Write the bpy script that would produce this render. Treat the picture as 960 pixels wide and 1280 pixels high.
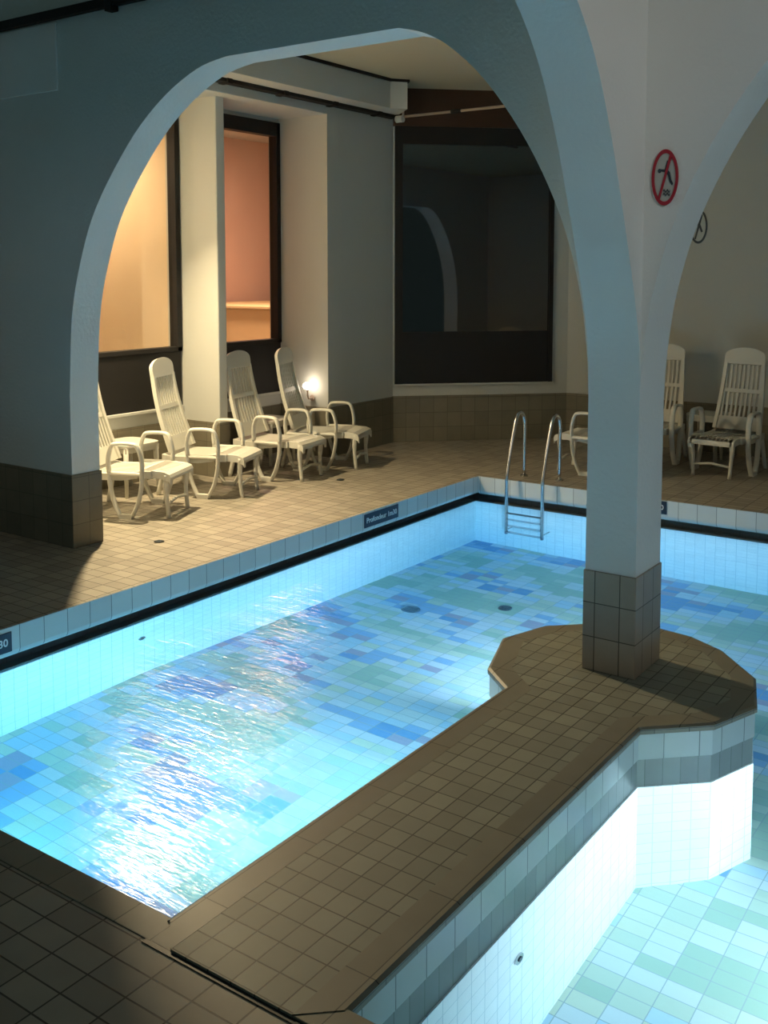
import bpy, bmesh, math, random
from mathutils import Vector, Matrix
random.seed(4)
for o in list(bpy.data.objects): bpy.data.objects.remove(o)
S = bpy.context.scene
COL = S.collection
PI = math.pi
R = math.radians

# ------------------------------------------------------------------ camera
cam = bpy.data.cameras.new('camera'); camo = bpy.data.objects.new('camera', cam); COL.objects.link(camo)
camo.location = (0, 0, 1.8)
camo.rotation_euler = (R(90-5.07), 0, R(35.13))
cam.sensor_fit = 'VERTICAL'; cam.sensor_height = 36
cam.lens = 1286/1280*36
cam.shift_y = -186/1280
cam.clip_start = .05
S.camera = camo

# ------------------------------------------------------------------ world, exposure, lights
w = bpy.data.worlds.new('night'); S.world = w; w.use_nodes = True
w.node_tree.nodes['Background'].inputs[0].default_value = (.52, .84, .80, 1)
w.node_tree.nodes['Background'].inputs[1].default_value = .056
S.view_settings.view_transform = 'Standard'; S.view_settings.look = 'None'
S.view_settings.gamma = 1; S.view_settings.use_curve_mapping = False
S.view_settings.exposure = 0.0
S.cycles.max_bounces = 8; S.cycles.diffuse_bounces = 4; S.cycles.transparent_max_bounces = 12
S.cycles.sample_clamp_indirect = 6
S.cycles.use_denoising = True

def area(name, loc, aim, size, power, color, shape='DISK', sy=None, spread=180):
    l = bpy.data.lights.new(name, 'AREA'); l.shape = shape; l.size = size
    if sy: l.size_y = sy
    l.energy = power; l.color = color; l.spread = R(spread)
    o = bpy.data.objects.new(name, l); COL.objects.link(o); o.location = loc
    d = Vector(aim)-Vector(loc); o.rotation_euler = d.to_track_quat('-Z', 'Y').to_euler()
    return o
UW = (.86, .97, 1.0)
area('pool_light_kids', (.17, 3.35, -.62), (-1.2, 4.0, -.66), .18, 60, (1, .985, .97), spread=140)
area('pool_light_island', (-2.12, 3.35, -.62), (-3.6, 3.9, -.75), .16, 50, (.55, .87, 1), spread=150)
area('pool_light_platform', (-2.19, 4.88, -.62), (-3.1, 6.6, -.75), .16, 46, (.82, .90, 1), spread=150)
area('pool_light_near', (-3.6, 1.98, -.62), (-3.9, 4.2, -.7), .16, 10, (.22, .82, 1.0), spread=150)
area('floodlight_beam', (-6.22, 5.32, 2.86), (-5.1, 4.55, 0), .10, 125, (1, .78, .45), spread=148)
area('hall_light', (2.0, 1.5, 3.5), (-1.6, 3.6, 2.4), .9, 7, (1, .90, .82), spread=80)
area('lounge_light_a', (-7.9, 6.0, 3.25), (-8.3, 6.0, 0), .5, 58, (1, .74, .47))
area('lounge_light_b', (-7.9, 8.6, 3.2), (-8.6, 8.6, 0), .5, 120, (1, .60, .42))

# ------------------------------------------------------------------ materials
def newmat(name):
    m = bpy.data.materials.new(name); m.use_nodes = True
    nt = m.node_tree; b = nt.nodes['Principled BSDF']
    return m, nt, b
def N(nt, t, **k):
    n = nt.nodes.new(t)
    for a, v in k.items(): setattr(n, a, v)
    return n
def setc(s, c): s.default_value = (c[0], c[1], c[2], 1)
def plain(name, c, rough=.5, metal=0, bump=0, bscale=60, var=0):
    m, nt, b = newmat(name)
    setc(b.inputs['Base Color'], c); b.inputs['Roughness'].default_value = rough; b.inputs['Metallic'].default_value = metal
    tc = N(nt, 'ShaderNodeTexCoord')
    if bump or var:
        no = N(nt, 'ShaderNodeTexNoise'); no.inputs['Scale'].default_value = bscale; no.inputs['Detail'].default_value = 4
        nt.links.new(tc.outputs['Object'], no.inputs['Vector'])
        if bump:
            bp = N(nt, 'ShaderNodeBump'); bp.inputs['Strength'].default_value = bump; bp.inputs['Distance'].default_value = .01
            nt.links.new(no.outputs['Fac'], bp.inputs['Height']); nt.links.new(bp.outputs['Normal'], b.inputs['Normal'])
        if var:
            no2 = N(nt, 'ShaderNodeTexNoise'); no2.inputs['Scale'].default_value = 2.5
            nt.links.new(tc.outputs['Object'], no2.inputs['Vector'])
            mx = N(nt, 'ShaderNodeMix', data_type='RGBA')
            nt.links.new(no2.outputs['Fac'], mx.inputs[0])
            setc(mx.inputs[6], [x*(1-var) for x in c]); setc(mx.inputs[7], [min(1, x*(1+var)) for x in c])
            nt.links.new(mx.outputs[2], b.inputs['Base Color'])
    return m
def emis(name, c, s):
    m, nt, b = newmat(name)
    setc(b.inputs['Base Color'], c); setc(b.inputs['Emission Color'], c); b.inputs['Emission Strength'].default_value = s
    return m
def tile(name, tw, th, c, grout, gw=.004, var=.15, rough=.35, off=(0, 0), wear=.12):
    """tiles laid on UVs measured in metres, every tile a slightly different tone"""
    m, nt, b = newmat(name); L = nt.links.new
    uv = N(nt, 'ShaderNodeUVMap')
    ad = N(nt, 'ShaderNodeVectorMath', operation='ADD'); ad.inputs[1].default_value = (off[0], off[1], 0); L(uv.outputs[0], ad.inputs[0])
    br = N(nt, 'ShaderNodeTexBrick'); br.offset = 0; br.squash = 1
    L(ad.outputs[0], br.inputs['Vector'])
    br.inputs['Scale'].default_value = 1; br.inputs['Brick Width'].default_value = tw; br.inputs['Row Height'].default_value = th
    br.inputs['Mortar Size'].default_value = gw/2; br.inputs['Mortar Smooth'].default_value = .2
    dv = N(nt, 'ShaderNodeVectorMath', operation='DIVIDE'); dv.inputs[1].default_value = (tw, th, 1); L(ad.outputs[0], dv.inputs[0])
    fl = N(nt, 'ShaderNodeVectorMath', operation='FLOOR'); L(dv.outputs[0], fl.inputs[0])
    wn = N(nt, 'ShaderNodeTexWhiteNoise', noise_dimensions='2D'); L(fl.outputs[0], wn.inputs['Vector'])
    mx = N(nt, 'ShaderNodeMix', data_type='RGBA'); L(wn.outputs['Value'], mx.inputs[0])
    setc(mx.inputs[6], [x*(1-var) for x in c]); setc(mx.inputs[7], [min(1, x*(1+var)) for x in c])
    no = N(nt, 'ShaderNodeTexNoise'); no.inputs['Scale'].default_value = 9; no.inputs['Detail'].default_value = 3; L(uv.outputs[0], no.inputs['Vector'])
    mp = N(nt, 'ShaderNodeMapRange'); mp.inputs[3].default_value = 1-wear; mp.inputs[4].default_value = 1+wear; L(no.outputs['Fac'], mp.inputs[0])
    ml = N(nt, 'ShaderNodeVectorMath', operation='SCALE'); L(mx.outputs[2], ml.inputs[0]); L(mp.outputs[0], ml.inputs['Scale'])
    m2 = N(nt, 'ShaderNodeMix', data_type='RGBA'); L(br.outputs['Fac'], m2.inputs[0]); L(ml.outputs[0], m2.inputs[6]); setc(m2.inputs[7], grout)
    L(m2.outputs[2], b.inputs['Base Color'])
    b.inputs['Roughness'].default_value = rough
    bp = N(nt, 'ShaderNodeBump'); bp.invert = True; bp.inputs['Strength'].default_value = .35; bp.inputs['Distance'].default_value = .003
    L(br.outputs['Fac'], bp.inputs['Height']); L(bp.outputs['Normal'], b.inputs['Normal'])
    return m
def mosaic(name, tw, th):
    m, nt, b = newmat(name); L = nt.links.new
    uv = N(nt, 'ShaderNodeUVMap')
    br = N(nt, 'ShaderNodeTexBrick'); br.offset = 0
    br.inputs['Scale'].default_value = 1; br.inputs['Brick Width'].default_value = tw; br.inputs['Row Height'].default_value = th
    br.inputs['Mortar Size'].default_value = .002; br.inputs['Mortar Smooth'].default_value = .1; L(uv.outputs[0], br.inputs['Vector'])
    dv = N(nt, 'ShaderNodeVectorMath', operation='DIVIDE'); dv.inputs[1].default_value = (tw, th, 1); L(uv.outputs[0], dv.inputs[0])
    fl = N(nt, 'ShaderNodeVectorMath', operation='FLOOR'); L(dv.outputs[0], fl.inputs[0])
    wn = N(nt, 'ShaderNodeTexWhiteNoise', noise_dimensions='2D'); L(fl.outputs[0], wn.inputs['Vector'])
    no = N(nt, 'ShaderNodeTexNoise', noise_dimensions='2D'); no.inputs['Scale'].default_value = .17; no.inputs['Detail'].default_value = 1.5
    L(fl.outputs[0], no.inputs['Vector'])
    a = N(nt, 'ShaderNodeMath', operation='MULTIPLY_ADD'); L(wn.outputs['Value'], a.inputs[0]); a.inputs[1].default_value = .30
    s = N(nt, 'ShaderNodeMath', operation='MULTIPLY_ADD'); L(no.outputs['Fac'], s.inputs[0]); s.inputs[1].default_value = 2.5; s.inputs[2].default_value = -1.0
    L(s.outputs[0], a.inputs[2])
    cr = N(nt, 'ShaderNodeValToRGB'); cr.color_ramp.interpolation = 'CONSTANT'
    stops = [(0, (.46, .60, .48)), (.12, (.60, .68, .56)), (.24, (.70, .74, .74)), (.36, (.68, .72, .58)), (.44, (.56, .70, .80)), (.54, (.72, .76, .82)),
             (.66, (.34, .52, .74)), (.76, (.46, .42, .54)), (.86, (.20, .40, .66))]
    e = cr.color_ramp.elements
    e[0].position = 0; setc_el(e[0], stops[0][1]); e[1].position = stops[1][0]; setc_el(e[1], stops[1][1])
    for p, c in stops[2:]:
        x = e.new(p); setc_el(x, c)
    L(a.outputs[0], cr.inputs[0])
    m2 = N(nt, 'ShaderNodeMix', data_type='RGBA'); L(br.outputs['Fac'], m2.inputs[0]); L(cr.outputs[0], m2.inputs[6]); setc(m2.inputs[7], (.40, .47, .47))
    L(m2.outputs[2], b.inputs['Base Color']); b.inputs['Roughness'].default_value = .4
    return m
def setc_el(e, c): e.color = (c[0], c[1], c[2], 1)

M = {}
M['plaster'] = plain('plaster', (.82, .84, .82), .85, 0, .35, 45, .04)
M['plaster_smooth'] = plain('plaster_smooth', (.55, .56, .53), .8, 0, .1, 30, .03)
M['plaster_reflection'] = plain('reflection_tone', (.95, .97, .97), .8, 0, .3, 45)  # paler plaster, a reflection of light put into the colour
M['ceiling'] = plain('ceiling_paint', (.52, .47, .34), .9, 0, .05, 20)
M['deck'] = tile('deck_tile', .145, .085, (.32, .29, .235), (.055, .05, .04), .006, .16, .5, (.03, .012))
M['island'] = tile('island_tile', .0805, .092, (.265, .268, .212), (.06, .055, .045), .005, .14, .5, (.04, .05))
M['coping'] = tile('coping_tile', .145, .40, (.225, .212, .165), (.06, .055, .045), .004, .1, .45)
M['base'] = tile('base_tile', .1175, .156, (.40, .34, .27), (.09, .08, .06), .005, .1, .4, (.0675, 0))
M['wainscot'] = tile('wainscot_tile', .15, .155, (.20, .18, .13), (.11, .10, .07), .005, .1, .45)
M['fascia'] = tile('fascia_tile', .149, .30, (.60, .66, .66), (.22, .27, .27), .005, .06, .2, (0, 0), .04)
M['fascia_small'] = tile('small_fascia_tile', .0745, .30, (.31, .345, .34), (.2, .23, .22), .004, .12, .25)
M['wall_tile'] = tile('pool_wall_tile', .08, .08, (.80, .85, .86), (.52, .62, .66), .004, .03, .3, (0, 0), .03)
M['gutter'] = tile('gutter_tile', .149, .2, (.07, .085, .085), (.04, .045, .045), .004, .1, .5)
M['mosaic'] = mosaic('pool_floor_mosaic', .128, .075)
M['black'] = plain('black_frame', (.006, .005, .005), .7)
M['brownwood'] = plain('dark_wood', (.05, .02, .008), .55, 0, .1, 40, .2)
M['plastic'] = plain('white_plastic', (.66, .65, .58), .42)
M['steel'] = plain('steel', (.62, .64, .66), .22, 1)
M['red'] = plain('red_paint', (.42, .02, .04), .5)
M['signwhite'] = plain('sign_white', (.52, .55, .52), .5)
M['navy'] = plain('navy_enamel', (.01, .022, .055), .35)
M['ink'] = plain('ink', (.03, .05, .07), .5)
M['lettering'] = plain('letter_white', (.75, .78, .8), .5)
M['darkmetal'] = plain('dark_metal', (.05, .05, .05), .4, .6)
M['rod'] = plain('pinkish_rod', (.42, .33, .27), .5)
M['wall_a'] = plain('lounge_wall_cream', (.78, .62, .42), .9, 0, .05, 8, .1)
M['wall_b'] = plain('lounge_wall_rose', (.72, .50, .40), .9, 0, .05, 8, .08)
M['counter'] = plain('counter_yellow', (.80, .66, .36), .6)
M['flame'] = emis('lamp_glow', (1, .82, .62), 22)
M['lens'] = emis('flood_lens', (1, .93, .78), 8)
M['uwlens'] = emis('pool_lens', (.85, .97, 1), 5)
def darkglass():
    m, nt, b = newmat('night_glass'); setc(b.inputs['Base Color'], (.006, .006, .008)); b.inputs['Roughness'].default_value = .02
    b.inputs['IOR'].default_value = 2.3
    return m
M['darkglass'] = darkglass()
def clearglass():
    m, nt, b = newmat('window_glass'); L = nt.links.new
    tr = N(nt, 'ShaderNodeBsdfTransparent'); gl = N(nt, 'ShaderNodeBsdfGlossy'); gl.inputs['Roughness'].default_value = .02
    mx = N(nt, 'ShaderNodeMixShader'); mx.inputs[0].default_value = .08
    setc(tr.inputs[0], (.93, .92, .9))
    L(tr.outputs[0], mx.inputs[1]); L(gl.outputs[0], mx.inputs[2]); L(mx.outputs[0], nt.nodes['Material Output'].inputs['Surface'])
    return m
M['clearglass'] = clearglass()
def water():
    m, nt, b = newmat('pool_water'); L = nt.links.new; nt.nodes.remove(b)
    tc = N(nt, 'ShaderNodeTexCoord')
    mp = N(nt, 'ShaderNodeMapping'); mp.inputs['Rotation'].default_value = (0, 0, R(-49)); mp.inputs['Scale'].default_value = (.2, 1, 1); L(tc.outputs['Object'], mp.inputs[0])
    n1 = N(nt, 'ShaderNodeTexNoise'); n1.inputs['Scale'].default_value = 40; n1.inputs['Detail'].default_value = 2; L(mp.outputs[0], n1.inputs['Vector'])
    n2 = N(nt, 'ShaderNodeTexNoise'); n2.inputs['Scale'].default_value = 5; n2.inputs['Detail'].default_value = 2; L(mp.outputs[0], n2.inputs['Vector'])
    ad = N(nt, 'ShaderNodeMath', operation='MULTIPLY_ADD'); L(n2.outputs['Fac'], ad.inputs[0]); ad.inputs[1].default_value = 2.0; L(n1.outputs['Fac'], ad.inputs[2])
    b2 = N(nt, 'ShaderNodeBump'); b2.inputs['Strength'].default_value = .3; b2.inputs['Distance'].default_value = .005; L(n2.outputs['Fac'], b2.inputs['Height'])
    bp = N(nt, 'ShaderNodeBump'); bp.inputs['Strength'].default_value = .7; bp.inputs['Distance'].default_value = .009; L(ad.outputs[0], bp.inputs['Height'])
    fr = N(nt, 'ShaderNodeFresnel'); fr.inputs['IOR'].default_value = 1.33
    tr = N(nt, 'ShaderNodeBsdfRefraction'); tr.inputs['IOR'].default_value = 1.33; tr.inputs['Roughness'].default_value = .03; L(b2.outputs[0], tr.inputs['Normal'])
    gl = N(nt, 'ShaderNodeBsdfGlossy'); gl.inputs['Roughness'].default_value = .2; L(bp.outputs[0], gl.inputs['Normal'])
    mx = N(nt, 'ShaderNodeMixShader'); L(fr.outputs[0], mx.inputs[0]); L(tr.outputs[0], mx.inputs[1]); L(gl.outputs[0], mx.inputs[2])
    out = nt.nodes['Material Output']; L(mx.outputs[0], out.inputs['Surface'])
    va = N(nt, 'ShaderNodeVolumeAbsorption'); setc(va.inputs['Color'], (.10, .72, .96)); va.inputs['Density'].default_value = .30
    L(va.outputs[0], out.inputs['Volume'])
    return m
M['water'] = water()

# ------------------------------------------------------------------ mesh helpers
def auto_uv(bm):
    uvl = bm.loops.layers.uv.verify()
    for f in bm.faces:
        n = f.normal
        if abs(n.z) > .7:
            for l in f.loops: l[uvl].uv = (l.vert.co.x, l.vert.co.y)
        else:
            t = Vector((-n.y, n.x, 0)).normalized()
            if abs(t.x) > abs(t.y) and t.x < 0 or abs(t.y) >= abs(t.x) and t.y < 0: t = -t
            for l in f.loops: l[uvl].uv = (l.vert.co.dot(t), l.vert.co.z)
def obj(name, bm, mat, parent=None, bevel=0, smooth=False, kind=None, seg=2):
    bmesh.ops.recalc_face_normals(bm, faces=bm.faces[:])
    if bevel:
        es = [e for e in bm.edges if len(e.link_faces) == 2 and e.calc_face_angle(0) > .6]
        bmesh.ops.bevel(bm, geom=es, offset=bevel, segments=seg, affect='EDGES', profile=.5, clamp_overlap=True)
    bm.normal_update(); auto_uv(bm)
    me = bpy.data.meshes.new(name); bm.to_mesh(me); bm.free()
    o = bpy.data.objects.new(name, me); COL.objects.link(o); me.materials.append(mat)
    if smooth:
        for p in me.polygons: p.use_smooth = True
    if parent: o.parent = parent
    if kind: o['kind'] = kind
    return o
def B(): return bmesh.new()
def vp(z): return lambda a, b: Vector((a, b, z))
def box(bm, x0, x1, y0, y1, z0, z1, mt=None):
    v = [Vector(c) for c in ((x0, y0, z0), (x1, y0, z0), (x1, y1, z0), (x0, y1, z0), (x0, y0, z1), (x1, y0, z1), (x1, y1, z1), (x0, y1, z1))]
    if mt is not None: v = [mt @ c for c in v]
    v = [bm.verts.new(c) for c in v]
    for f in ((0, 3, 2, 1), (4, 5, 6, 7), (0, 1, 5, 4), (1, 2, 6, 5), (2, 3, 7, 6), (3, 0, 4, 7)): bm.faces.new([v[i] for i in f])
    return bm
def prism(bm, pts, f0, f1):
    """pts 2-D outline; f0/f1 map it to the two end caps"""
    a = [bm.verts.new(f0(*p)) for p in pts]; b = [bm.verts.new(f1(*p)) for p in pts]
    n = len(pts)
    fa = bm.faces.new(a); fb = bm.faces.new(b[::-1])
    for i in range(n): bm.faces.new((a[i], b[i], b[(i+1) % n], a[(i+1) % n]))
    fa.normal_update(); fb.normal_update()
    bmesh.ops.triangulate(bm, faces=[fa, fb], quad_method='BEAUTY', ngon_method='EAR_CLIP')
    return bm
def tube(bm, pts, r, seg=10, closed=False, sc=(1, 1)):
    pts = [Vector(p) for p in pts]; n = len(pts); rings = []; prev = None
    for i, p in enumerate(pts):
        if closed: d = (pts[(i+1) % n]-pts[i-1]).normalized()
        else: d = (pts[min(i+1, n-1)]-pts[max(i-1, 0)]).normalized()
        if prev is None: u = d.orthogonal().normalized() if abs(d.y) > .9 else Vector((0, 1, 0)).cross(d).normalized()
        else: u = (prev-d*prev.dot(d)).normalized()
        prev = u; v = d.cross(u)
        rr = r[i] if isinstance(r, (list, tuple)) else r
        rings.append([bm.verts.new(p+u*math.cos(a)*rr*sc[0]+v*math.sin(a)*rr*sc[1]) for a in [2*PI*k/seg for k in range(seg)]])
    for i in range(n if closed else n-1):
        A, Bq = rings[i], rings[(i+1) % n]
        for k in range(seg): bm.faces.new((A[k], A[(k+1) % seg], Bq[(k+1) % seg], Bq[k]))
    if not closed: bm.faces.new(rings[0][::-1]); bm.faces.new(rings[-1])
    return bm
def smoothline(pts, n=6, closed=False):
    P = [Vector(p) for p in pts]; m = len(P); out = []
    rng = range(m if closed else m-1)
    for i in rng:
        p0 = P[i-1] if (closed or i) else P[0]; p1 = P[i]; p2 = P[(i+1) % m]; p3 = P[(i+2) % m] if (closed or i+2 < m) else P[-1]
        for k in range(n):
            t = k/n
            out.append(.5*((2*p1)+(-p0+p2)*t+(2*p0-5*p1+4*p2-p3)*t*t+(-p0+3*p1-3*p2+p3)*t**3))
    if not closed: out.append(P[-1])
    return out
def disc(bm, c, axis, r, depth, seg=24, sy=1.0):
    """short cylinder centred on c along axis; sy stretches it in z"""
    ax = Vector(axis).normalized(); up = Vector((0, 0, 1)) if abs(ax.z) < .9 else Vector((1, 0, 0))
    s = up.cross(ax).normalized(); up = ax.cross(s)
    c = Vector(c)
    return prism(bm, [(math.cos(2*PI*k/seg)*r, math.sin(2*PI*k/seg)*r*sy) for k in range(seg)],
                 lambda a, b: c+s*a+up*b, lambda a, b: c+s*a+up*b+ax*depth)
def thing(name, label, cat, loc=(0, 0, 0), rz=0, group=None):
    o = bpy.data.objects.new(name, None); COL.objects.link(o); o.empty_display_size = .1
    o.location = loc; o.rotation_euler = (0, 0, rz); o['label'] = label; o['category'] = cat
    if group: o['group'] = group
    return o
def tag(o, label, cat, group=None):
    o['label'] = label; o['category'] = cat
    if group: o['group'] = group
    return o
def st(name, bm, mat, **k): return obj(name, bm, mat, kind='structure', **k)
def copy_tree(o, parent=None):
    c = o.copy(); COL.objects.link(c)
    if parent: c.parent = parent
    for ch in list(o.children): copy_tree(ch, c)
    return c

# ------------------------------------------------------------------ pool, deck, island
PX0, PX1, PY0, PY1 = -4.49, .20, 1.88, 7.83      # pool hole in the deck
WZ, FZ = -.235, -1.06
IL, IR = -2.045, -1.43
bm = B()
box(bm, -9.2, 3.2, -1.6, 1.785, -.3, 0)           # near deck
box(bm, -9.2, PX0-.006, 1.785, 10.6, -.02, 0)      # left deck
box(bm, PX0-.006, 3.2, PY1+.006, 10.6, -.02, 0)    # far deck
box(bm, PX1, 3.2, 1.785, PY1+.006, -.02, 0)        # right deck
st('floor', bm, M['deck'])
bm = B()
prism(bm, [(PX0-.006, 1.785), (IL+.098, 1.785), (IL, PY0+.008), (PX0-.006, PY0+.008)], vp(-.028), vp(.003)); prism(bm, [(IR-.098, 1.785), (PX1, 1.785), (PX1, PY0), (IR, PY0)], vp(-.028), vp(.009))
st('trim_1', bm, M['coping'], bevel=.002)
bm = B(); box(bm, PX0-.006, IL, 1.785, PY0, -1.7, -.03); box(bm, IR, PX1, 1.785, PY0-.006, -1.7, -.03)
st('pool_wall_near', bm, M['wall_tile'])
bm = B(); prism(bm, [(1.7, FZ), (4.0, FZ), (8.1, FZ-.5), (8.1, FZ-.7), (1.7, FZ-.7)], lambda a, b: Vector((-4.75, a, b)), lambda a, b: Vector((.4, a, b))); st('pool_floor', bm, M['mosaic'])
# left and far edge: tiled fascia with a rounded lower lip over a dark overflow gutter
def edge_profile(lip=True):
    return [(0, 0), (0, -.125), (-.006, -.142), (-.018, -.155), (-.035, -.163), (-.08, -.165), (-.08, 0)]
bm = B()
prism(bm, edge_profile(), lambda a, b: Vector((PX0+a, 1.785, b-.001)), lambda a, b: Vector((PX0+a, PY1+.08, b-.001)))
st('pool_edge_left', bm, M['fascia'])
bm = B()
prism(bm, edge_profile(), lambda a, b: Vector((PX0, PY1-a, b-.001)), lambda a, b: Vector((PX1, PY1-a, b-.001)))
st('pool_edge_far', bm, M['fascia'])
bm = B(); box(bm, PX0-.2, PX0-.12, 1.785, PY1+.2, -.3, -.02); box(bm, PX0-.12, PX0-.05, 1.785, PY1+.05, WZ-.03, WZ+.004)
box(bm, PX0-.12, PX1, PY1+.12, PY1+.2, -.3, -.02); box(bm, PX0-.05, PX1, PY1+.05, PY1+.12, WZ-.03, WZ+.004)
st('pool_gutter', bm, M['gutter'])
bm = B(); box(bm, PX0-.2, PX0-.05, 1.785, PY1+.05, -1.7, WZ-.02); st('pool_wall_left', bm, M['wall_tile'])
bm = B(); box(bm, PX0-.2, PX1+.1, PY1+.05, PY1+.2, -1.7, WZ-.02); st('pool_wall_far', bm, M['wall_tile'])
bm = B(); box(bm, PX1, PX1+.15, 1.785, PY1, -1.7, -.02); st('pool_wall_right', bm, M['wall_tile'])

isl = [(IR, .5), (IR, 3.779), (-1.204, 3.99), (-1.112, 4.253), (-1.200, 4.555), (-1.427, 4.81), (-1.60, 4.905), (-1.80, 4.935), (-2.09, 4.79), (-2.26, 4.63),
       (-2.345, 4.36), (-2.215, 3.98), (IL, 3.83), (IL, .5)]
def inset(pts, d):
    out = []; n = len(pts); area2 = sum(pts[i][0]*pts[(i+1) % n][1]-pts[(i+1) % n][0]*pts[i][1] for i in range(n)); sg = 1 if area2 > 0 else -1
    for i in range(n):
        p0, p1, p2 = Vector(pts[i-1]), Vector(pts[i]), Vector(pts[(i+1) % n])
        d1, d2 = (p1-p0).normalized(), (p2-p1).normalized()
        n1, n2 = Vector((-d1.y, d1.x))*sg, Vector((-d2.y, d2.x))*sg
        b = (n1+n2).normalized(); k = d/max(.35, b.dot(n1))
        out.append((p1.x+b.x*k, p1.y+b.y*k))
    return out
def clampy(pts, y): return [(a, max(b, y)) for a, b in pts]
inner = clampy(inset(isl, .098), 1.785)
isl_t = thing('island_walkway', 'brown tiled walkway ending in a rounded platform around the front pillar', 'pool walkway', (-1.74, 1.785, 0))
isl_t['kind'] = 'structure'
def sub(o): o.parent = isl_t; o.matrix_parent_inverse = Matrix.Translation((1.74, -1.785, 0)); return o
bm = B(); prism(bm, inner, vp(-.02), vp(.0105)); sub(obj('walkway_tiles', bm, M['island']))
# coping ring, each stretch laid with its own tiles
bm = B(); n = len(isl)
rows = [(inset(isl, -.008), -.016), (inset(isl, -.008), .004), (inset(isl, .004), .011), (inner, .011), (inner, -.02)]
ends = [PY0-.01, PY0-.01, PY0-.01, 1.785, 1.785]
rr = [[bm.verts.new((a, max(b, e), z)) for a, b in ring] for (ring, z), e in zip(rows, ends)]
for i in range(n-1):
    for k in range(4): bm.faces.new((rr[k][i], rr[k][i+1], rr[k+1][i+1], rr[k+1][i]))
sub(obj('coping', bm, M['coping']))
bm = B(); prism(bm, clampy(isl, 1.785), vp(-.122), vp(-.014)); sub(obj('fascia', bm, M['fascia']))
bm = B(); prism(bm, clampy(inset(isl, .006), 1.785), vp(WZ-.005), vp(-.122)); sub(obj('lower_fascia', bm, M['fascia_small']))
bm = B(); prism(bm, clampy(isl, 1.785), vp(-1.7), vp(WZ-.003)); sub(obj('submerged_wall', bm, M['wall_tile']))
bm = B(); box(bm, IL, IR, 1.770, 1.7855, .0, .0035); st('trim_2', bm, M['darkmetal'])

bm = B(); box(bm, PX0-.07, PX1+.02, PY0-.02, PY1+.07, FZ-.6, WZ)
wo = obj('water', bm, M['water']); wo['kind'] = 'structure'

# ------------------------------------------------------------------ arches
XL, XR = -5.45, -1.865            # arch opening over the left basin
CX0, CX1, CY0, CY1 = -1.865, -1.63, 4.225, 4.525
ZT = 3.95
prof = [(0, 1.25), (.012, 1.45), (.053, 1.73), (.15, 2.05), (.314, 2.375), (.52, 2.66), (.717, 2.845), (.87, 2.935), (1.02, 2.98)]
prof = [(p.x, p.y) for p in smoothline([(a, b, 0) for a, b in prof], 5)]
lprof = [(0, 1.0), (.04, 1.5), (.135, 1.85), (.30, 2.194), (.606, 2.56), (.89, 2.79), (1.185, 2.935), (1.42, 2.98)]
lprof = [(p.x, p.y) for p in smoothline([(a, b, 0) for a, b in lprof], 5)]
out = [(-7.6, 0), (XL, 0)] + [(XL+a, z) for a, z in lprof] + [(XR-a, z) for a, z in prof[:0:-1]] + [(XR, 1.25), (XR+.05, 1.25), (XR+.05, ZT), (-7.6, ZT)]
bm = B(); prism(bm, out, lambda a, z: Vector((a, CY0, z)), lambda a, z: Vector((a, CY0+.225, z))); st('wall_arch_left', bm, M['plaster'])
X2 = CX1+3.585
out = [(CX0+.001, 1.25)] + [(CX1+a, z) for a, z in prof] + [(X2-a, z) for a, z in prof[::-1]] + [(X2, 0), (3.2, 0), (3.2, ZT), (CX0+.001, ZT)]
bm = B(); prism(bm, out, lambda a, z: Vector((a, CY0+.0005, z)), lambda a, z: Vector((a, CY1, z))); st('wall_arch_right', bm, M['plaster'])
nprof = [(0, 1.25), (.015, 1.47), (.08, 1.69), (.165, 1.90), (.265, 2.13), (.38, 2.37), (.53, 2.61), (.72, 2.80), (.95, 2.93), (1.15, 2.98)]
nprof = [(p.x, p.y) for p in smoothline([(a, b, 0) for a, b in nprof], 5)]
Y2 = CY0-3.9
out = [(CY0-.0-a, z) for a, z in nprof] + [(Y2+a, z) for a, z in nprof[::-1]] + [(Y2, 0), (-.2, 0), (-.2, ZT), (CY0, ZT)]
bm = B(); prism(bm, out, lambda a, z: Vector((CX0+.001, a, z)), lambda a, z: Vector((CX1+.001, a, z))); st('wall_arch_near', bm, M['plaster'])
pil = thing('pillar', 'square white plaster pillar with brown tiled foot on the island platform', 'pillar', ((CX0+CX1)/2, (CY0+CY1)/2, .0105))
pil['kind'] = 'structure'
hx, hy = (CX1-CX0)/2, (CY1-CY0)/2
bm = B(); box(bm, -hx, hx, -hy, hy, .45, 1.2395); obj('shaft', bm, M['plaster'], pil)
bm = B(); box(bm, -hx-.007, hx+.007, -hy-.007, hy+.007, 0, .458); obj('tile_base', bm, M['base'], pil, bevel=.003)
bm = B(); box(bm, -7.6, XL+.01, CY0-.01, CY0+.235, 0, .485); o = st('trim_3', bm, M['wainscot'], bevel=.004)

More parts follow.
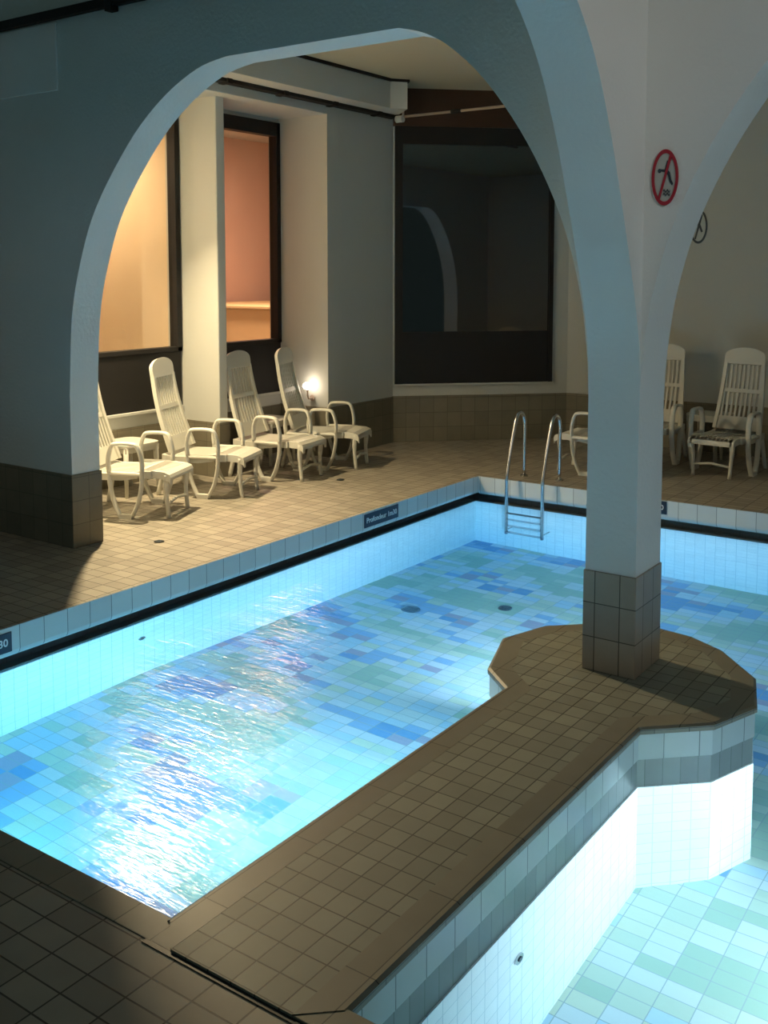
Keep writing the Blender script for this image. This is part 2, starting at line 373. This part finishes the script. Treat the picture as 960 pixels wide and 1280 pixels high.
# ------------------------------------------------------------------ back room shell
WX = -6.76; FX = -6.30; BX = -6.15; CZ = 3.68
bm = B()   # left wall with the two lounge windows cut out
box(bm, WX-.12, WX, 4.45, 8.0, .0, .60); box(bm, WX-.12, WX, 4.45, 8.0, 3.25, CZ)
box(bm, WX-.12, WX, 4.45, 4.75, .6, 3.25); box(bm, WX-.12, WX, 6.42, 6.60, .6, 3.25); box(bm, WX-.12, WX, 7.79, 8.0, .6, 3.25)
box(bm, WX-.12, BX, 7.80, 8.95, 0, CZ)
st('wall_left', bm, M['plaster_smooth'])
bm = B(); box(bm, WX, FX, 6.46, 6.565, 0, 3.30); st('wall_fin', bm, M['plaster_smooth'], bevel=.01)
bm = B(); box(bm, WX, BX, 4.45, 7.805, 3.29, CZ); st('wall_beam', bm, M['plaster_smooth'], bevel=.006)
bm = B()
box(bm, WX, WX+.012, 4.45, 6.45, 0, .48); box(bm, WX, WX+.012, 6.60, 7.80, 0, .48)
box(bm, WX, FX+.010, 6.45, 6.575, 0, .485); box(bm, WX, BX+.012, 7.788, 8.96, 0, .485)
st('baseboard_left', bm, M['wainscot'])
def window(name, y0, y1, wmat=None):
    t = bpy.data.objects.new(name, None); COL.objects.link(t); t['kind'] = 'structure'; t.location = (WX, (y0+y1)/2, .6)
    h = (y1-y0)/2
    bm = B(); f = .055
    box(bm, -.07, .03, -h, h, .50, .54); box(bm, -.07, .03, -h, h, 2.52, 2.65)
    box(bm, -.07, .03, -h, -h+f, .5, 2.65); box(bm, -.07, .03, h-f, h, .5, 2.65)
    obj('window_frame', bm, M['black'], t, bevel=.004)
    bm = B(); box(bm, -.05, .015, -h, h, .01, .50); obj('lower_panel', bm, M['black'], t, bevel=.004)
    bm = B(); box(bm, -.03, -.022, -h+f, h-f, .54, 2.52); obj('pane', bm, M['clearglass'], t)
    bm = B(); box(bm, -.02, .035, -h, h, -.015, .012); obj('window_sill', bm, M['plaster_smooth'], t, bevel=.004)
    return t
window('window_1', 4.75, 6.445); window('window_2', 6.605, 7.795)
# the lit lounge behind the windows
bm = B(); box(bm, -9.3, -9.2, 4.0, 7.2, .0, 3.6); box(bm, -9.2, WX-.12, 3.9, 4.0, 0, 3.6); st('wall_lounge_cream', bm, M['wall_a'])
bm = B(); box(bm, -9.9, -9.8, 6.0, 12.2, .0, 3.6); box(bm, -9.9, -6.3, 12.2, 12.3, 0, 3.6); st('wall_lounge_rose', bm, M['wall_b'])
bm = B(); box(bm, -9.2, WX-.12, 6.5, 6.56, 0, 3.6); st('wall_lounge_divider', bm, M['wall_a'])
bm = B(); box(bm, -9.9, WX-.12, 3.9, 12.3, 3.6, 3.65); st('ceiling_lounge', bm, M['plaster_smooth'])

# angled wall with the large night window
c0 = Vector((BX, 8.90)); dr = Vector((.716, .698)).normalized()
s_end = (10.24-8.90)/dr.y
ang = math.atan2(dr.y, dr.x)
WM = Matrix.Translation((c0.x, c0.y, 0)) @ Matrix.Rotation(ang, 4, 'Z')      # local x along the wall, -y into the room
def wbox(bm, s0, s1, d0, d1, z0, z1): return box(bm, s0, s1, -d1, -d0, z0, z1, WM)
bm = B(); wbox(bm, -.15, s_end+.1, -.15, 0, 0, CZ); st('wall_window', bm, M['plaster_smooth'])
bm = B(); wbox(bm, -.01, s_end, 0, .012, 0, .49); st('baseboard_window', bm, M['wainscot'])
bw = bpy.data.objects.new('window_3', None); COL.objects.link(bw); bw['kind'] = 'structure'; bw.matrix_world = WM @ Matrix.Translation((.9, 0, .62))
def bwb(*a):
    bm = B(); x0, x1, d0, d1, z0, z1 = a
    return box(bm, x0-.9, x1-.9, -d1, -d0, z0-.62, z1-.62)
bm = bwb(.02, .10, 0, .04, .62, 3.30)
for a in ((1.695, 1.74, 0, .04, .62, 3.30), (.10, 1.695, 0, .04, 3.12, 3.30), (.10, 1.695, 0, .04, 1.12, 1.17)):
    x0, x1, d0, d1, z0, z1 = a; box(bm, x0-.9, x1-.9, -d1, -d0, z0-.62, z1-.62)
obj('window_frame', bm, M['black'], bw)
obj('lower_panel', bwb(.10, 1.695, 0, .022, .62, 1.12), M['black'], bw)
obj('pane', bwb(.10, 1.695, 0, .015, 1.17, 3.12), M['darkglass'], bw)
obj('window_sill', bwb(.0, 1.76, 0, .05, .598, .62), M['plaster_smooth'], bw, bevel=.004)
bm = B(); wbox(bm, .0, s_end, 0, .06, 3.30, CZ); st('trim_4', bm, M['brownwood'])
bm = B(); box(bm, -4.9, 3.2, 10.24, 10.4, 0, CZ); st('wall_right', bm, M['plaster_smooth'])
bm = B(); box(bm, -4.77, 3.2, 10.226, 10.24, 0, .49); st('baseboard_right', bm, M['wainscot'])
bm = B(); box(bm, 3.1, 3.2, 4.5, 10.3, 0, CZ); st('wall_far_right', bm, M['plaster_smooth'])
bm = B(); box(bm, -6.9, 3.2, 4.44, 10.4, CZ, CZ+.1); st('ceiling', bm, M['ceiling'])

# boxed duct under the ceiling, with dark rails
bm = B()
prism(bm, [(-6.12, 4.46), (-5.85, 4.46), (-5.85, 8.42), (-5.74, 8.56), (-6.0, 8.80), (-6.12, 8.80)], vp(3.395), vp(3.655)); st('ceiling_duct', bm, M['plaster_smooth'], bevel=.004)
bm = B(); prism(bm, [(-6.13, 4.46), (-5.83, 4.46), (-5.83, 8.42), (-5.72, 8.57), (-6.0, 8.83), (-6.13, 8.83)], vp(3.655), vp(3.68)); st('trim_5', bm, M['black'])
bm = B(); box(bm, BX+.001, BX+.10, 4.46, 8.86, 3.365, 3.44)
for k in range(6): box(bm, BX+.001, BX+.115, 4.9+.72*k, 4.96+.72*k, 3.355, 3.45)
tag(obj('ceiling_rail', bm, M['black'], bevel=.004), 'long black rail under the boxed duct above the lounge windows', 'rail')
bm = B(); box(bm, -7.5, -4.0, CY0-.05, CY0-.001, 3.37, 3.425)
for x in (-6.2, -4.93): box(bm, x-.03, x+.03, CY0-.06, CY0-.001, 3.34, 3.44)
tag(obj('wall_rail', bm, M['black'], bevel=.004), 'black rail high on the near face of the arch wall, top left', 'rail')
bm = B(); box(bm, -7.5, -5.48, CY0-.012, CY0-.0005, 2.94, 3.36); st('reflection_panel', bm, M['plaster_reflection'], bevel=.003)  # thin added panel, its pale colour imitates a reflection on the arch wall
rod = thing('curtain_rod', 'thin pinkish rod with a black joint in front of the dark wood header', 'rod', (-5.9, 8.75, 3.36))
bm = B(); tube(bm, [(0, 0, 0), (2.6, 0, 0)], .014, 10); obj('tube', bm, M['rod'], rod, smooth=True)
bm = B(); tube(bm, [(.55, 0, 0), (.66, 0, 0)], .022, 10); obj('joint', bm, M['black'], rod, smooth=True)
bm = B(); tube(bm, [(-.02, 0, .0), (-.02, 0, .32)], .012, 10); obj('hanger', bm, M['rod'], rod, smooth=True)
bm = B(); disc(bm, (-.10, 0, -.02), (1, 0, 0), .035, .08, 16); obj('end_cap', bm, M['plaster_smooth'], rod, smooth=False)

# ------------------------------------------------------------------ loungers
def lounger(label):
    t = thing('lounge_chair', label, 'lounge chair', (0, 0, 0), 0, 'white plastic lounge chairs around the pool')
    P = M['plastic']
    L0 = .82
    def bk(wd, tt, nn):     # backrest space -> chair space (slight S-curve)
        x = -.315 - .185*tt/L0 - .03*math.sin(PI*min(1, tt/L0)); z = .345 + .735*tt/L0
        return Vector((x+nn*.94, wd, z+nn*.33))
    def half(tt): return .225-.045*(tt/L0)
    bm = B()
    def bb(w0, w1, t0, t1, th=.022, steps=6):
        for i in range(steps):
            a, b = t0+(t1-t0)*i/steps, t0+(t1-t0)*(i+1)/steps
            f = lambda w_, t_: w_ if not callable(w_) else w_(t_)
            v = [bm.verts.new(bk(f(ww, tt), tt, nn)) for tt in (a, b) for ww in (w0, w1) for nn in (0, th)]
            q = [(0, 1, 3, 2), (0, 4, 5, 1), (2, 3, 7, 6), (1, 5, 7, 3), (0, 2, 6, 4), (4, 6, 7, 5)]
            for s in q: bm.faces.new([v[j] for j in s])
    for sg in (-1, 1):
        bb(lambda t_, s=sg: s*half(t_), lambda t_, s=sg: s*(half(t_)-.032), .0, .68, .034, 8)
    bb(lambda t_: -half(t_)+.02, lambda t_: half(t_)-.02, .0, .13, .02, 3)
    bb(lambda t_: -half(t_)+.02, lambda t_: half(t_)-.02, .37, .41, .02, 1)
    for k in range(9):
        wv = (-.165+.33*k/8)
        bb(wv*1.02-.0095, wv*1.02+.0095, .12, .39, .016, 4); bb(wv*.97-.0095, wv*.97+.0095, .40, .67, .016, 4)
    hw = half(.66)
    head = [(-hw, .66), (hw, .66), (hw, .74)] + [(hw*math.cos(a), .745+.085*math.sin(a)) for a in [PI*k/14 for k in range(1, 14)]] + [(-hw, .74)]
    prism(bm, head, lambda a, b: bk(a, b, 0), lambda a, b: bk(a, b, .03))
    bmesh.ops.remove_doubles(bm, verts=bm.verts, dist=.0003)
    obj('backrest', bm, P, t)
    bm = B()   # seat
    def slab(pts, y0, y1, th):
        for i in range(len(pts)-1):
            (xa, za), (xb, zb) = pts[i], pts[i+1]
            v = [bm.verts.new((x, y, z)) for x, z in ((xa, za), (xb, zb)) for y in (y0, y1) for z in (z-th, z)]
            for s in ((0, 1, 3, 2), (0, 4, 5, 1), (2, 3, 7, 6), (1, 5, 7, 3), (0, 2, 6, 4), (4, 6, 7, 5)): bm.faces.new([v[j] for j in s])
    sp = [(-.37, .335), (-.28, .322), (-.05, .325), (.08, .345)]
    for sg in (-1, 1): slab(sp, sg*.235, sg*.205, .05)
    slab(sp[:2], -.21, .21, .022); slab([(.045, .342), (.085, .345)], -.21, .21, .03)
    for k in range(11): y = -.19+.38*k/10; slab(sp, y-.012, y+.012, .016)
    obj('seat', bm, P, t)
    bm = B()   # footrest
    fp = [(.09, .345), (.18, .35), (.27, .345), (.315, .327), (.325, .305)]
    for sg in (-1, 1): slab(fp[:2], sg*.225, sg*.19, .055); slab(fp[1:], sg*.205, sg*.17, .055)
    slab(fp[2:], -.185, .185, .02); slab(fp[:2], -.205, .205, .012)
    for k in range(10): y = -.165+.33*k/9; slab(fp[:4], y-.012, y+.012, .016)
    obj('footrest', bm, P, t)
    for sg in (-1, 1):
        y = sg*.262
        arm = smoothline([(-.132, y, .34), (-.138, y, .44), (-.112, y*1.01, .53), (-.07, y*1.02, .553), (.06, y*1.02, .553), (.102, y*1.01, .525), (.128, y, .43), (.128, y, .34)], 4)
        bm = B(); tube(bm, arm, .017, 8, sc=(.85, 1.5)); obj('armrest', bm, P, t, smooth=True)
        leg = smoothline([(-.132, y, .345), (-.125, y, .24), (-.095, y*1.01, .12), (-.055, y*1.02, .035), (-.04, y*1.02, .014)], 4)
        leg2 = smoothline([(.128, y, .345), (.122, y, .24), (.095, y*1.01, .12), (.055, y*1.02, .035), (.04, y*1.02, .014)], 4)
        bm = B(); tube(bm, leg, .017, 8, sc=(.9, 1.4)); tube(bm, leg2, .017, 8, sc=(.9, 1.4))
        box(bm, -.05, .05, y*1.02-.022, y*1.02+.022, 0, .035); tube(bm, [(-.13, y, .33), (.13, y, .33)], .016, 8)
        obj('leg', bm, P, t, smooth=False)
        bm = B(); tube(bm, smoothline([(-.34, sg*.215, .33), (-.37, sg*.225, .18), (-.41, sg*.235, .0)], 4), [.02]*8+[.016], 8); obj('rear_leg', bm, P, t, smooth=True)
        bm = B(); tube(bm, smoothline([(.285, sg*.188, .325), (.275, sg*.172, .17), (.29, sg*.165, .0)], 4), [.022]*4+[.017]*5, 8); obj('footrest_leg', bm, P, t, smooth=True)
    bm = B(); tube(bm, [(.28, -.172, .10), (.28, 0, .12), (.28, .172, .10)], .011, 8); obj('stretcher', bm, P, t, smooth=True)
    return t
ch = lounger('white plastic lounge chair nearest the left arch pier, half hidden by it')
ch.location = (-5.90, 5.215, 0); ch.rotation_euler = (0, 0, R(22))
spots = [((-5.925, 6.03, 0), 21, 'white plastic lounge chair left of the wall fin, its whole high slatted back showing'),
         ((-5.915, 6.855, 0), 9, 'white plastic lounge chair whose back is partly hidden behind the wall fin'),
         ((-5.87, 7.50, 0), 19, 'white plastic lounge chair beside the small glowing wall lamp'),
         ((-3.74, 8.66, 0), 182, 'white plastic lounge chair seen from the side behind the pool ladder and pillar'),
         ((-3.52, 9.38, 0), -88, 'white plastic lounge chair by the back wall, cut off by the pillar edge'),
         ((-2.77, 9.26, 0), -94, 'white plastic lounge chair facing the pool right of the small table by the back wall')]
for p, a, lb in spots:
    c = copy_tree(ch); c.location = p; c.rotation_euler = (0, 0, R(a)); c['label'] = lb
# side tables
def side_table(label):
    t = thing('side_table', label, 'side table', (0, 0, 0), 0, 'low white plastic side tables')
    bm = B(); prism(bm, [(.2*math.copysign(abs(math.cos(a))**.45, math.cos(a)), .2*math.copysign(abs(math.sin(a))**.45, math.sin(a))) for a in [2*PI*k/32 for k in range(32)]], vp(.40), vp(.42))
    obj('table_top', bm, M['plastic'], t)
    bm = B(); box(bm, -.175, .175, -.175, -.16, .355, .40); box(bm, -.175, .175, .16, .175, .355, .40); box(bm, -.175, -.16, -.16, .16, .355, .40); box(bm, .16, .175, -.16, .16, .355, .40)
    obj('apron', bm, M['plastic'], t)
    for sx in (-1, 1):
        for sy in (-1, 1):
            bm = B(); tube(bm, [(sx*.155, sy*.155, .40), (sx*.16, sy*.16, .2), (sx*.172, sy*.172, 0)], [.024, .019, .014], 8); obj('leg', bm, M['plastic'], t, smooth=True)
    return t
tb = side_table('low white side table between the two lounge chairs nearest the left pier'); tb.location = (-6.50, 5.60, 0)
for p, lb in (((-6.46, 7.28, 0), 'low white side table between the wall fin and the glowing wall lamp'),
              ((-3.14, 10.02, 0), 'low white side table by the back wall between two lounge chairs'),
              ((-2.14, 9.9, 0), 'low white side table at the right picture edge by the back wall')):
    c = copy_tree(tb); c.location = p; c['label'] = lb

# ------------------------------------------------------------------ pool ladder
ld = thing('pool_ladder', 'steel pool ladder with two curved handrails at the far pool edge', 'ladder', (-3.98, 7.83, 0))
for sg, x in ((0, -.17), (1, .17)):
    pts = [(x, -.10, -1.02), (x, -.10, -.1), (x, -.10, .03), (x, -.085, .10), (x, -.02, .32), (x, .05, .50), (x, .085, .555), (x, .13, .578), (x, .19, .555), (x, .215, .50), (x, .22, .42), (x, .22, .0)]
    bm = B(); tube(bm, smoothline(pts, 5), .0155, 12); obj('handrail', bm, M['steel'], ld, smooth=True)
    bm = B(); disc(bm, (x, .22, 0), (0, 0, 1), .035, .012, 20); obj('floor_flange', bm, M['steel'], ld)
    bm = B(); tube(bm, [(x, -.10, -.9), (x, .04, -.9)], .009, 8); obj('wall_bracket', bm, M['steel'], ld, smooth=True)
for z in (-.36, -.56, -.76, -.96):
    bm = B(); box(bm, -.165, .165, -.125, -.075, z-.007, z+.004); obj('tread', bm, M['steel'], ld, bevel=.002)

# ------------------------------------------------------------------ signs
def text_mesh(name, s, size, mat, parent, mt):
    cu = bpy.data.curves.new(name, 'FONT'); cu.body = s; cu.size = size; cu.align_x = 'CENTER'; cu.align_y = 'CENTER'; cu.extrude = .0008; cu.resolution_u = 3; cu.offset = .001
    to = bpy.data.objects.new(name, cu); COL.objects.link(to)
    dg = bpy.context.evaluated_depsgraph_get(); me = bpy.data.meshes.new_from_object(to.evaluated_get(dg))
    bpy.data.objects.remove(to)
    o = bpy.data.objects.new(name, me); COL.objects.link(o); me.materials.clear(); me.materials.append(mat); o.parent = parent; o.matrix_local = mt
    return o
def depth_sign(loc, rz, label):
    t = thing('depth_sign', label, 'sign', loc, rz, 'navy pool depth signs')      # local +y away from viewer, x along
    bm = B(); box(bm, -.225, .225, -.006, 0, -.052, .052); obj('plate', bm, M['navy'], t, bevel=.002)
    text_mesh('lettering', 'Profondeur 1m30', .056, M['lettering'], t, Matrix.Translation((0, -.0072, 0)) @ Matrix.Rotation(R(90), 4, 'X'))
    return t
depth_sign((PX0+.0005, 6.345, -.068), R(90), 'navy depth sign with white writing on the left pool edge near the corner')
depth_sign((PX0+.0005, 2.853, -.075), R(90), 'navy depth sign cut off by the left picture border')
depth_sign((-3.0, PY1-.0005, -.06), 0, 'navy depth sign on the far pool edge, mostly behind the pillar')

def oval_sign(loc, hw, hh, label, ring, diver):
    t = thing('no_diving_sign', label, 'sign', loc, 0)
    def EL(a, b): return [(a*math.cos(2*PI*k/40), b*math.sin(2*PI*k/40)) for k in range(40)]
    bm = B(); prism(bm, EL(hw, hh), lambda a, b: Vector((a, 0, b)), lambda a, b: Vector((a, -.004, b))); obj('plate', bm, M['signwhite'], t)
    bm = B(); o_, i_ = EL(hw, hh), EL(hw*.80, hh*.86)
    vs = [[bm.verts.new((a, y, b)) for a, b in rg] for rg, y in ((o_, -.003), (o_, -.008), (i_, -.008), (i_, -.003))]
    for k in range(40):
        for j in range(3): bm.faces.new((vs[j][k], vs[j][(k+1) % 40], vs[j+1][(k+1) % 40], vs[j+1][k]))
    obj('ring', bm, ring, t)
    bm = B()
    if diver:
        prism(bm, [(-hw*.52, -hh*.78), (-hw*.36, -hh*.80), (hw*.50, hh*.74), (hw*.34, hh*.80)], lambda a, b: Vector((a, -.005, b)), lambda a, b: Vector((a, -.0085, b)))
        obj('slash', bm, ring, t)
        bm = B()   # diver figure over waves
        def pl(pts): prism(bm, [(a*hw, b*hh) for a, b in pts], lambda a, b: Vector((a, -.0042, b)), lambda a, b: Vector((a, -.0065, b)))
        pl([(-.02, .30), (.14, .60), (.22, .56), (.12, .30), (.36, .18), (.48, -.10), (.62, -.22), (.54, -.30), (.34, -.16), (.22, .08), (.02, .16)])
        pl([(-.42+.13*math.cos(k*PI/5), .24+.08*math.sin(k*PI/5)) for k in range(10)])
        pl([(-.30, .22), (.02, .18), (.02, .28), (-.30, .30)])
        for zz in (-.46, -.58): pl([(-.1+.5*k/8, zz+.05*math.sin(k*1.6)) for k in range(9)] + [(-.1+.5*k/8, zz-.05+.05*math.sin(k*1.6)) for k in range(8, -1, -1)])
        obj('pictogram', bm, M['ink'], t)
    else:
        prism(bm, [(-hw*.45, -hh*.70), (-hw*.28, -hh*.76), (hw*.45, hh*.66), (hw*.28, hh*.74)], lambda a, b: Vector((a, -.005, b)), lambda a, b: Vector((a, -.0085, b)))
        prism(bm, [(-hw*.5, hh*.2), (hw*.1, hh*.25), (hw*.5, -hh*.3), (hw*.3, -hh*.35), (0, hh*.05), (-hw*.5, hh*.08)], lambda a, b: Vector((a, -.005, b)), lambda a, b: Vector((a, -.0075, b)))
        obj('pictogram', bm, M['ink'], t)
    return t
oval_sign((-1.538, CY0-.0005, 2.192), .057, .116, 'oval red ringed no diving sign on the front arch wall beside the pillar', M['red'], True)
oval_sign((-3.375, 10.2395, 2.25), .088, .170, 'dark ringed oval prohibition sign on the back wall seen through the right arch', M['ink'], False)

# ------------------------------------------------------------------ lamps and fittings
fl = thing('floodlight', 'warm floodlight on the wall above the lounge chairs, hidden from here behind the left pier', 'lamp', (-6.36, 5.25, 2.95))
q = (Vector((-5.1, 4.55, 0))-Vector((-6.22, 5.32, 2.86))).to_track_quat('-Z', 'Y').to_matrix().to_4x4()
bm = B(); disc(bm, (0, 0, 0), (0, 0, 1), .14, .09, 28); bmesh.ops.transform(bm, matrix=Matrix.Translation((.14, .07, -.07)) @ q, verts=bm.verts); obj('housing', bm, M['darkmetal'], fl)
bm = B(); box(bm, -.46, .10, .055, .085, -.01, .02); obj('bracket', bm, M['darkmetal'], fl)
wl = thing('wall_lamp', 'small glowing globe lamp on the wall beside the farthest left lounge chair', 'lamp', (-6.335, 7.745, .60))
bm = B(); bmesh.ops.create_icosphere(bm, subdivisions=3, radius=.043); bmesh.ops.transform(bm, matrix=Matrix.Translation((0, -.035, .095)) @ Matrix.Diagonal((1.15, 1, .85, 1)), verts=bm.verts); obj('globe', bm, M['flame'], wl, smooth=True)
bm = B(); tube(bm, [(0, .045, -.03), (0, -.02, -.03), (0, -.035, 0), (0, -.035, .065)], .009, 8); disc(bm, (0, -.035, .05), (0, 0, 1), .022, .015, 14); disc(bm, (0, .043, -.03), (0, -1, 0), .03, .01, 16); obj('bracket', bm, M['rod'], wl)
for nm, loc, ax, lb in (('island', (IL-.001, 3.35, -.62), (-1, 0, 0), 'round underwater light in the island wall facing the left basin'),
                        ('platform', (-2.175, 4.71, -.62), (-.68, .73, 0), 'round underwater light in the back of the island platform'),
                        ('near', (-3.6, PY0, -.62), (0, 1, 0), 'round underwater light in the near wall of the left basin'),
                        ('kids', (PX1, 3.35, -.62), (-1, 0, 0), 'round underwater light in the right wall of the right basin')):
    t = thing('underwater_light', lb, 'light', loc, 0, 'underwater pool lights'); a = Vector(ax)
    bm = B(); disc(bm, (0, 0, 0), ax, .11, .02, 24); obj('bezel', bm, M['steel'], t)
    bm = B(); disc(bm, a*.02, ax, .09, .006, 24); obj('lens', bm, M['uwlens'], t)
def nozzle(loc, ax, lb):
    t = thing('pool_inlet', lb, 'pool inlet', loc, 0, 'wall inlets below the waterline'); a = Vector(ax)
    bm = B(); disc(bm, (0, 0, 0), ax, .026, .006, 20); obj('flange', bm, M['steel'], t)
    bm = B(); disc(bm, a*.006, ax, .012, .003, 14); obj('opening', bm, M['ink'], t)
nozzle((PX0-.05, 3.98, -.53), (1, 0, 0), 'round water inlet in the left pool wall just below the waterline')
nozzle((IR, 2.775, -.49), (1, 0, 0), 'round water inlet in the white island wall of the right basin')
def drain(loc, r, lb):
    t = thing('floor_drain', lb, 'drain', loc, 0)
    bm = B(); disc(bm, (0, 0, 0), (0, 0, 1), r, .004, 20); obj('rim', bm, M['steel'] if r > .04 else M['darkmetal'], t)
    bm = B()
    for k in range(-2, 3): box(bm, -r*.7, r*.7, k*r*.28-.003, k*r*.28+.003, .004, .006)
    obj('grate', bm, M['ink'], t)
drain((-5.12, 4.66, 0), .035, 'small round drain in the lit deck in front of the first lounge chair')
drain((-5.38, 6.99, 0), .035, 'small round drain in the deck in front of the lounge chair by the wall lamp')
drain((-3.96, 5.96, FZ-.235), .07, 'dark round drain in the pool floor left of the ladder line')
drain((-3.44, 6.40, FZ-.288), .05, 'dark round drain in the pool floor nearer the far edge')

# low counter and chair seen dimly in the rose lounge
ct = thing('lounge_counter', 'pale yellow counter seen through the second lounge window', 'counter', (-8.3, 9.6, 0))
bm = B(); box(bm, -1.3, .9, -.5, 1.2, 0, 1.36); obj('body', bm, M['counter'], ct, bevel=.01)
bm = B(); box(bm, -1.35, .95, -.55, 1.25, 1.36, 1.40); obj('counter_top', bm, M['counter'], ct, bevel=.01)
